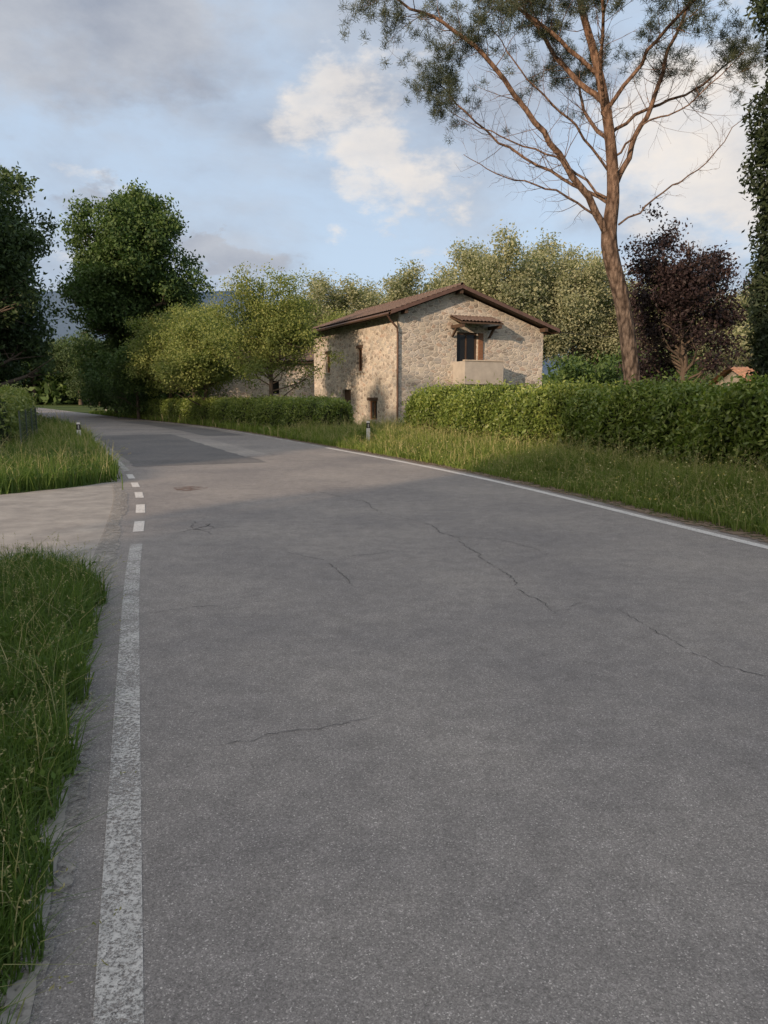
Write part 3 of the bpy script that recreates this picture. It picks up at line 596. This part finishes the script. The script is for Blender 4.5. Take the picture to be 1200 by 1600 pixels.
# ------------------------------------------------------------------ house
ANG=math.atan2(.42,.907)
house=empty('stone_house',(.69,36,0),ANG,label='two storey rubble stone farmhouse with tiled gable roof and balcony',category='house')
W,Ln=8.4,12.0
EL0,ER0,RX,RH=5.55,5.0,3.15,6.68
def wall(acc,o,ax,n,L,z0,z1,holes,dep=.28):
    o=np.array(o,float);ax=np.array(ax,float);n=np.array(n,float)
    ss=sorted({0,L,*[h[0] for h in holes],*[h[1] for h in holes]});zs=sorted({z0,z1,*[h[2] for h in holes],*[h[3] for h in holes]})
    pt=lambda s,z,d=0:o+ax*s+n*d+np.array([0,0,z])
    for i in range(len(ss)-1):
        for j in range(len(zs)-1):
            cs,cz=(ss[i]+ss[i+1])/2,(zs[j]+zs[j+1])/2
            if any(h[0]<cs<h[1] and h[2]<cz<h[3] for h in holes): continue
            acc.add([pt(ss[i],zs[j]),pt(ss[i+1],zs[j]),pt(ss[i+1],zs[j+1]),pt(ss[i],zs[j+1])],[(0,1,2,3)])
    for h in holes:
        c=[(h[0],h[2]),(h[1],h[2]),(h[1],h[3]),(h[0],h[3])]
        for k in range(4):
            a_,b_=c[k],c[(k+1)%4];acc.add([pt(*a_),pt(*b_),pt(*b_,dep),pt(*a_,dep)],[(0,1,2,3)])
H_side=[(4.4,5.1,2.95,4.15),(2.5,3.6,.42,1.4),(6.0,7.3,0,2.0),(9.2,9.9,3.0,4.1)]
H_gab=[(3.2,4.4,2.42,4.75)]
a=Acc()
wall(a,(0,0,0),(0,1,0),(1,0,0),Ln,0,EL0,H_side)
wall(a,(0,0,0),(1,0,0),(0,1,0),W,0,ER0,H_gab)
wall(a,(W,0,0),(0,1,0),(-1,0,0),Ln,0,ER0,[]);wall(a,(0,Ln,0),(1,0,0),(0,-1,0),W,0,ER0,[])
for y in (0,Ln): a.add([(0,y,ER0),(W,y,ER0),(RX,y,RH),(0,y,EL0)],[(0,1,2,3)])
obj('wall',a.mesh('wall',[M_stone]),house)
def tile_slope(acc,x0,z0,x1,z1,y0,y1,th=.06,per=.24,rows=14,amp=.035):
    ny=int((y1-y0)/per*6);ys=np.linspace(y0,y1,ny+1);V=[]
    nrm=np.array([-(z1-z0),0,(x1-x0)]);nrm/=np.linalg.norm(nrm)
    if nrm[2]<0:nrm=-nrm
    fs=[];
    for k in range(rows): fs+= [(k/rows,.03),((k+1)/rows-.002,0.0)]
    for f,lift in fs:
        for y in ys:
            b=abs(math.sin(math.pi*y/per))*amp+lift+th
            V.append((x0+(x1-x0)*f+nrm[0]*b,y,z0+(z1-z0)*f+nrm[2]*b))
    n=len(ys);acc.add(V,[(i*n+j,i*n+j+1,(i+1)*n+j+1,(i+1)*n+j) for i in range(len(fs)-1) for j in range(n-1)])
OF=.55;pL=(RH-EL0)/RX;pR=(RH-ER0)/(W-RX)
OVL,OVR=.65,.6;zl=EL0-OVL*pL;zr=ER0-OVR*pR
rz=lambda x: EL0+x*pL if x<RX else RH-(x-RX)*pR
roof=Acc();tile_slope(roof,-OVL,zl+.16,RX,RH+.16,-OF,Ln+.4);tile_slope(roof,W+OVR,zr+.16,RX,RH+.16,-OF,Ln+.4)
for y in np.arange(-OF,Ln+.4,.35): roof.tube([(RX,y,RH+.25),(RX,y+.36,RH+.26)],[.11,.09],8)
roof_o=obj('roof',roof.mesh('roof',[M_tile]),house)
s=Acc()
for xa,za in ((-OVL,zl),(W+OVR,zr)):
    xb,zb=RX,RH
    s.hexa([(xa,-OF,za+.10),(xb,-OF,zb+.10),(xb,Ln+.4,zb+.10),(xa,Ln+.4,za+.10),(xa,-OF,za+.2),(xb,-OF,zb+.2),(xb,Ln+.4,zb+.2),(xa,Ln+.4,za+.2)])
obj('soffit',s.mesh('soffit',[M_wood]),roof_o)
rm=[]
for xa,xb,za,zb in ((-OVL+.04,-.001,zl+.02,EL0),(W+.001,W+OVR-.04,ER0,zr+.02)):
    s=Acc();s.hexa([(xa,0,za-.03),(xb,0,zb-.03),(xb,.1,zb-.03),(xa,.1,za-.03),(xa,0,za+.095),(xb,0,zb+.095),(xb,.1,zb+.095),(xa,.1,za+.095)]);rm.append(s.mesh('rafter',[M_wood]))
for y in np.arange(.1,Ln+.2,.62):
    for m_ in rm: obj('rafter',m_,roof_o,(0,float(y),0))
for x in (0.1,RX-.08,W-.25):
    s=Acc();z=min(rz(x),rz(x+.16)); s.box(x,x+.16,-OF+.05,-.002,z-.12,z+.07);obj('purlin',s.mesh('purlin',[M_wood]),roof_o)
s=Acc()
for xa,xb,za,zb in ((-OVL,RX,zl,RH),(RX,W+OVR,RH,zr)):
    s.hexa([(xa,-OF-.035,za+.08),(xb,-OF-.035,zb+.08),(xb,-OF-.003,zb+.08),(xa,-OF-.003,za+.08),(xa,-OF-.035,za+.25),(xb,-OF-.035,zb+.25),(xb,-OF-.003,zb+.25),(xa,-OF-.003,za+.25)])
obj('fascia',s.mesh('fascia',[M_fascia]),roof_o)
for xg,zg in ((-OVL-.07,zl),(W+OVR+.07,zr)):
    s=Acc();s.tube([(xg,-OF,zg+.1),(xg,Ln+.3,zg+.1)],[.065,.065],8);obj('gutter',s.mesh('gutter',[M_pipe],True),house)
s=Acc();s.tube([(-OVL-.05,-.25,zl+.05),(-OVL+.1,-.22,zl-.15),(-.13,-.12,zl-.5),(-.09,-.09,zl-.8),(-.09,-.09,0.05)],.05,8)
obj('downpipe',s.mesh('downpipe',[M_pipe],True),house)
ch=Acc();zc_=rz(6.6);ch.box(6.6,7.2,3.2,3.8,zc_-.35,zc_+.65);ch.box(6.52,7.28,3.12,3.88,zc_+.652,zc_+.72)
for k in range(3): ch.box(6.58,7.22,3.18,3.82,zc_+.78+k*.1,zc_+.82+k*.1)
for px_,py_ in ((6.6,3.2),(7.12,3.2),(6.6,3.72),(7.12,3.72)): ch.box(px_+.03,px_+.09,py_+.03,py_+.09,zc_+.722,zc_+1.02)
obj('chimney',ch.mesh('chimney',[M_plaster]),roof_o)
def window(o,ax,n,s0,s1,z0,z1,bars=True):
    o=np.array(o,float);ax=np.array(ax,float);n=np.array(n,float)
    def bx(acc,a0,a1,d0,d1,b0,b1):
        c=[o+ax*a0+n*d0,o+ax*a1+n*d0,o+ax*a1+n*d1,o+ax*a0+n*d1]
        acc.hexa([tuple(p+[0,0,b0]) for p in c]+[tuple(p+[0,0,b1]) for p in c])
    f=Acc();t=.07
    bx(f,s0+.005,s0+t,.12,.2,z0+.005,z1-.005);bx(f,s1-t,s1-.005,.12,.2,z0+.005,z1-.005);bx(f,s0+t,s1-t,.12,.2,z0+.005,z0+t);bx(f,s0+t,s1-t,.12,.2,z1-t,z1-.005)
    if bars: m=(s0+s1)/2;bx(f,m-.03,m+.03,.125,.19,z0+t,z1-t)
    w=obj('window',f.mesh('window',[M_woodo]),house)
    p_=Acc();bx(p_,s0+t,s1-t,.155,.165,z0+t,z1-t);obj('pane',p_.mesh('pane',[M_glass]),w)
    sl=Acc();bx(sl,s0-.1,s1+.1,-.06,-.002,z0-.09,z0-.01);obj('sill',sl.mesh('sill',[M_concw]),w)
    li=Acc();bx(li,s0-.12,s1+.12,-.02,-.002,z1+.01,z1+.16);obj('lintel',li.mesh('lintel',[M_wood]),w)
for h in (H_side[0],H_side[1],H_side[3]): window((0,0,0),(0,1,0),(1,0,0),*h)
d=Acc();d.box(.15,.2,6.02,7.28,.01,1.98);do=obj('door',d.mesh('door',[M_wood]),house)
hd=Acc();hd.tube([(.12,6.2,1.0),(.12,6.2,1.15)],.015,6);obj('handle',hd.mesh('handle',[M_metal]),do)
d=Acc();x0,x1,z0,z1=3.2,4.4,2.42,4.75
d.box(x0+.005,x0+.09,.12,.2,z0,z1-.005);d.box(x1-.09,x1-.005,.12,.2,z0,z1-.005);d.box(x0+.09,x1-.09,.12,.2,z1-.1,z1-.005);d.box(3.76,3.84,.125,.19,z0,z1-.1);d.box(x0+.09,3.76,.13,.18,z0,z0+.5);d.box(3.84,x1-.09,.13,.18,z0,z0+.5)
do=obj('door',d.mesh('door',[M_wood]),house)
p_=Acc();p_.box(x0+.09,x1-.09,.15,.16,z0+.5,z1-.1);obj('pane',p_.mesh('pane',[M_glass]),do)
sh_=Acc();sh_.box(4.43,4.70,-.06,-.004,z0+.02,z1-.02)
for k in range(14): sh_.box(4.46,4.67,-.075,-.0605,z0+.2+k*.155,z0+.29+k*.155)
obj('shutter',sh_.mesh('shutter',[M_woodo]),house)
BX=5.2
b=Acc();b.box(3.0,BX,-1.15,-.004,2.2,2.4);b.box(3.0,BX,-1.15,-1.03,2.402,3.3);b.box(3.0,3.12,-1.028,-.004,2.402,3.3);b.box(BX-.12,BX,-1.028,-.004,2.402,3.3)
bal=obj('balcony',b.mesh('balcony',[M_concw]),house)
c=Acc();c.box(2.96,BX+.04,-1.19,-.99,3.303,3.36);obj('coping',c.mesh('coping',[M_plaster]),bal)
c=Acc()
CX0,CX1=2.75,5.2
n_=60;xs_=np.linspace(CX0,CX1,n_*3+1);V=[]
for f,lf in ((0,0.0),(.33,.03),(.331,0),(.66,.03),(.661,0),(1,.03)):
    for x in xs_: V.append((x,-.004-1.15*f,5.52-.36*f+abs(math.sin(x*math.pi/.2))*.05+lf*.6))
nn_=len(xs_);c.add(V,[(i*nn_+j,i*nn_+j+1,(i+1)*nn_+j+1,(i+1)*nn_+j) for i in range(5) for j in range(nn_-1)])
can=obj('canopy',c.mesh('canopy',[M_tile]),house)
c=Acc();c.hexa([(CX0+.02,-1.12,5.07),(CX1-.02,-1.12,5.07),(CX1-.02,-.006,5.42),(CX0+.02,-.006,5.42),(CX0+.02,-1.12,5.14),(CX1-.02,-1.12,5.14),(CX1-.02,-.006,5.49),(CX0+.02,-.006,5.49)])
for x in (2.85,4.97):
    c.box(x,x+.14,-1.08,-.006,4.90,5.06)
    c.hexa([(x+.02,-.09,4.5),(x+.12,-.09,4.5),(x+.12,-.006,4.5),(x+.02,-.006,4.5),(x+.02,-.5,4.895),(x+.12,-.5,4.895),(x+.12,-.35,4.895),(x+.02,-.35,4.895)])
obj('canopy_frame',c.mesh('canopy_frame',[M_wood]),can)
# barn behind trees
barn=empty('stone_barn',(-12.4,53,0),math.atan2(-.12,1.0),label='low rubble stone barn with tiled roof behind trees',category='barn')
a=Acc();BW,BL,BE,BR=9.0,6.0,4.0,5.1
wall(a,(0,0,0),(1,0,0),(0,1,0),BW,0,BE,[(4.4,5.1,1.8,2.7)]);wall(a,(0,BL,0),(1,0,0),(0,-1,0),BW,0,BE,[]);wall(a,(0,0,0),(0,1,0),(1,0,0),BL,0,BE,[]);wall(a,(BW,0,0),(0,1,0),(-1,0,0),BL,0,BE,[])
for x in (0,BW): a.add([(x,0,BE),(x,BL/2,BE),(x,BL/2,BR),(x,.001,BE+.001)],[(0,1,2,3)]);a.add([(x,BL/2,BE),(x,BL,BE),(x,BL/2,BR),(x,BL/2,BR-.01)],[(0,1,2,3)])
obj('wall',a.mesh('wall',[M_stone]),barn)
p_=Acc();p_.box(4.4,5.1,.2,.22,1.8,2.7);obj('window',p_.mesh('window',[M_glass]),barn)
r_=Acc();bp=(BR-BE)/(BL/2)
t_=Acc();tile_slope(t_,-.4,BE-.4*bp+.1,BL/2,BR+.1,0,BW+.8);tile_slope(t_,BL+.4,BE-.4*bp+.1,BL/2,BR+.1,0,BW+.8)
VV=np.concatenate(t_.V);VV=np.stack([VV[:,1]-.4,VV[:,0],VV[:,2]],1);r_.add(VV,np.concatenate(t_.F))
ro=obj('roof',r_.mesh('roof',[M_tile]),barn)
s=Acc();s.hexa([(-.4,-.4,BE-.4*bp),(BW+.4,-.4,BE-.4*bp),(BW+.4,BL/2,BR),(-.4,BL/2,BR),(-.4,-.4,BE-.4*bp+.1),(BW+.4,-.4,BE-.4*bp+.1),(BW+.4,BL/2,BR+.1),(-.4,BL/2,BR+.1)]);obj('soffit',s.mesh('soffit',[M_wood]),ro)
# low house with pale roof
cot=empty('cottage',(19.4,38.5,0),.02,label='low plastered outbuilding with pale terracotta roof',category='building')
a=Acc();wall(a,(0,0,0),(1,0,0),(0,1,0),9,0,2.0,[(2,3,.8,1.7)]);wall(a,(0,0,0),(0,1,0),(1,0,0),6,0,2.0,[]);wall(a,(9,0,0),(0,1,0),(-1,0,0),6,0,2.0,[]);wall(a,(0,6,0),(1,0,0),(0,-1,0),9,0,2,[])
for x in (0,9): a.add([(x,0,2),(x,3,2),(x,3,3.1),(x,.001,2.001)],[(0,1,2,3)]);a.add([(x,3,2),(x,6,2),(x,3,3.1),(x,3,3.09)],[(0,1,2,3)])
obj('wall',a.mesh('wall',[M_plaster]),cot);p_=Acc();p_.box(2,3,.2,.22,.8,1.7);obj('window',p_.mesh('window',[M_glass]),cot)
t_=Acc();tile_slope(t_,-.4,1.87,3,3.15,0,9.8);tile_slope(t_,6.4,1.87,3,3.15,0,9.8);VV=np.concatenate(t_.V);VV=np.stack([VV[:,1]-.4,VV[:,0],VV[:,2]],1);r_=Acc();r_.add(VV,np.concatenate(t_.F));obj('roof',r_.mesh('roof',[M_tile2]),cot)

# ------------------------------------------------------------------ delineator posts
def post(loc,rot,label):
    e=empty('delineator_post',loc,rot,label=label,category='road post',group='white delineator posts along the verge')
    def prism(acc,z0,z1,w0,w1,gx=0):
        def ring(z,w): return [(-w-gx,-.045-gx,z),(w+gx,-.045-gx,z),(w*.55+gx,.06+gx,z),(-w*.55-gx,.06+gx,z)]
        acc.hexa(ring(z0,w0)+ring(z1,w1))
    a=Acc();prism(a,0,.72,.07,.065);prism(a,.902,.96,.062,.048);obj('post',a.mesh('post',[M_white]),e)
    a=Acc();prism(a,.72,.90,.065,.062,.002);bd=obj('band',a.mesh('band',[M_black]),e)
    a=Acc();a.box(-.022,.022,-.058,-.0475,.75,.87);obj('reflector',a.mesh('reflector',[M_red]),e)
post((-.56,25.9,-.2),.3,'white delineator post half hidden in verge grass')
post((-10.1,24.6,-.2),.3,'white delineator post with black band in tall grass')
post((-27.2,73,0),.4,'small white delineator post at the road bend')
# fence
f=empty('wire_fence',(0,0,0),0,label='green metal wire fence along the verge',category='fence')
FP=dense(np.array([(-9.3,19.0),(-11.8,25.3),(-16.5,34.8),(-20.6,43.5)],float),2.2)
for x,y in FP:
    pa_=Acc();pa_.tube([(x,y,0),(x,y,1.25)],.022,6);obj('fence_post',pa_.mesh('fence_post',[M_metal]),f)
w_=Acc()
for z in np.arange(.15,1.25,.12):
    w_.tube([(x,y,z) for x,y in FP],.0028,3)
FD=dense(FP,.15)
for x,y in FD: w_.tube([(x,y,.12),(x,y,1.2)],.0022,3)
obj('wire',w_.mesh('wire',[M_metal]),f)
cb=Acc();p0=np.array([8.9,39.2,4.9]);p1=np.array([24,43,5.4]);t=np.linspace(0,1,16)[:,None];P=p0+(p1-p0)*t;P[:,2]-=.5*np.sin(np.pi*t[:,0]);cb.tube(P,.012,4)
obj('overhead_cable',cb.mesh('overhead_cable',[M_black]),label='thin black overhead cable leaving the house eave',category='cable')

# ------------------------------------------------------------------ light
EL_=math.radians(15);sd=Vector((-.6*math.cos(EL_),-.8*math.cos(EL_),math.sin(EL_)))
sun=bpy.data.lights.new('sun','SUN');sun.energy=5.0;sun.angle=math.radians(.8);sun.color=(1.0,.72,.49)
so=bpy.data.objects.new('sun',sun);col.objects.link(so);so.rotation_euler=sd.to_track_quat('Z','Y').to_euler()
w=bpy.data.worlds.new('World');scene.world=w;w.use_nodes=True;nt=w.node_tree
for n in list(nt.nodes): nt.nodes.remove(n)
out=nt.nodes.new('ShaderNodeOutputWorld');bg=nt.nodes.new('ShaderNodeBackground');bg.inputs[1].default_value=.1
sky=nt.nodes.new('ShaderNodeTexSky');sky.sky_type='NISHITA';sky.sun_disc=False;sky.sun_elevation=EL_;sky.sun_rotation=math.atan2(-.6,-.8);sky.air_density=1.0;sky.dust_density=.6;sky.ozone_density=1.2
tc=N(nt,'TexCoord');mp=N(nt,'Mapping');mp.inputs['Scale'].default_value=(1,1,1.9);nt.links.new(tc.outputs['Generated'],mp.inputs[0]);vec=mp.outputs[0]
n1=noise(nt,vec,2.6,9,.58);n1.inputs['Distortion'].default_value=.3
nd=noise(nt,vec,7,8,.62)
pd=N(nt,'VectorMath');pd.operation='SUBTRACT';nt.links.new(nd.outputs[1],pd.inputs[0]);pd.inputs[1].default_value=(.5,.5,.5)
ps=N(nt,'VectorMath');ps.operation='SCALE';nt.links.new(pd.outputs[0],ps.inputs[0]);ps.inputs['Scale'].default_value=.26
pa2=N(nt,'VectorMath');pa2.operation='ADD';nt.links.new(tc.outputs['Generated'],pa2.inputs[0]);nt.links.new(ps.outputs[0],pa2.inputs[1])
def blob(d,r0,r1,amp,sq=1.0):
    m=N(nt,'VectorMath');m.operation='SUBTRACT';nt.links.new(pa2.outputs[0],m.inputs[0]);m.inputs[1].default_value=d
    sc=N(nt,'VectorMath');sc.operation='MULTIPLY';nt.links.new(m.outputs[0],sc.inputs[0]);sc.inputs[1].default_value=(1,1,sq)
    l=N(nt,'VectorMath');l.operation='LENGTH';nt.links.new(sc.outputs[0],l.inputs[0])
    mr=N(nt,'MapRange');mr.interpolation_type='SMOOTHSTEP';mr.inputs['From Min'].default_value=r1;mr.inputs['From Max'].default_value=r0;mr.inputs['To Max'].default_value=amp;nt.links.new(l.outputs['Value'],mr.inputs['Value']);return mr.outputs[0]
gf=ramp(nt,[(.40,g(0)),(.66,g(.8))],'EASE');nt.links.new(n1.outputs[0],gf.inputs[0])
gray=gf.outputs[0]
for b_ in [((-.28,.878,.387),.06,.26,1,2),((-.42,.83,.40),.06,.28,1,2),((-.2,.964,.17),.05,.12,1,2.4),((-.30,.93,.19),.04,.11,.95,2.4),((.0,.90,.43),.03,.2,.7,1.5),((.06,.96,.29),.04,.15,.6,1.2),((.45,.86,.24),.05,.2,.7,2),((-.45,.87,.2),.02,.12,.7,2)]:
    gray=math_(nt,'MAXIMUM',gray,blob(*b_))
br=None
for b_ in [((0.02,.955,.275),.045,.09,.9,1.0),((-.05,.94,.34),.02,.065,.85,1.1),((-.02,.965,.24),.02,.055,.75,1),((.378,.885,.285),.08,.16,1,1.2),((.43,.865,.26),.07,.14,1,1.2),((.30,.93,.22),.02,.09,.7,1.4),((-.33,.93,.16),.02,.06,.7,2),((-.33,.93,.225),.01,.04,.5,1.6)]:
    x=blob(*b_);br=x if br is None else math_(nt,'MAXIMUM',br,x)
n3=noise(nt,vec,6,8,.6);r3=ramp(nt,[(.34,(.0,.0,.0)),(.64,(1,1,1))]);nt.links.new(n3.outputs[0],r3.inputs[0])
brf=math_(nt,'MULTIPLY',br,math_(nt,'ADD',math_(nt,'MULTIPLY',r3.outputs[0],.5),.55),True)
gcol=mixc(nt,(3.5,3.9,4.75),(5.3,5.6,6.2),r3.outputs[0])
skyb=mixc(nt,sky.outputs[0],(6.0,7.4,9.3),.82)
c1=mixc(nt,skyb,gcol,gray);c2=mixc(nt,c1,(9.4,8.6,7.8),brf)
dp=N(nt,'VectorMath');dp.operation='DOT_PRODUCT';nt.links.new(tc.outputs['Generated'],dp.inputs[0]);dp.inputs[1].default_value=tuple(sd)
mr=N(nt,'MapRange');mr.interpolation_type='SMOOTHSTEP';mr.inputs['From Min'].default_value=-.05;mr.inputs['From Max'].default_value=.9;mr.inputs['To Min'].default_value=0;mr.inputs['To Max'].default_value=1;nt.links.new(dp.outputs['Value'],mr.inputs['Value'])
c3=mixc(nt,c2,(17,14.5,12),math_(nt,'MULTIPLY',mr.outputs[0],.72))
nt.links.new(c3,bg.inputs[0]);nt.links.new(bg.outputs[0],out.inputs[0])
# ------------------------------------------------------------------ camera
cd=bpy.data.cameras.new('camera');cd.sensor_fit='VERTICAL';cd.sensor_height=36;cd.lens=26;cd.clip_end=20000;cd.clip_start=.05
co=bpy.data.objects.new('camera',cd);col.objects.link(co);co.location=(0,0,1.6);co.rotation_euler=(math.radians(90-8.86),0,0)
scene.camera=co
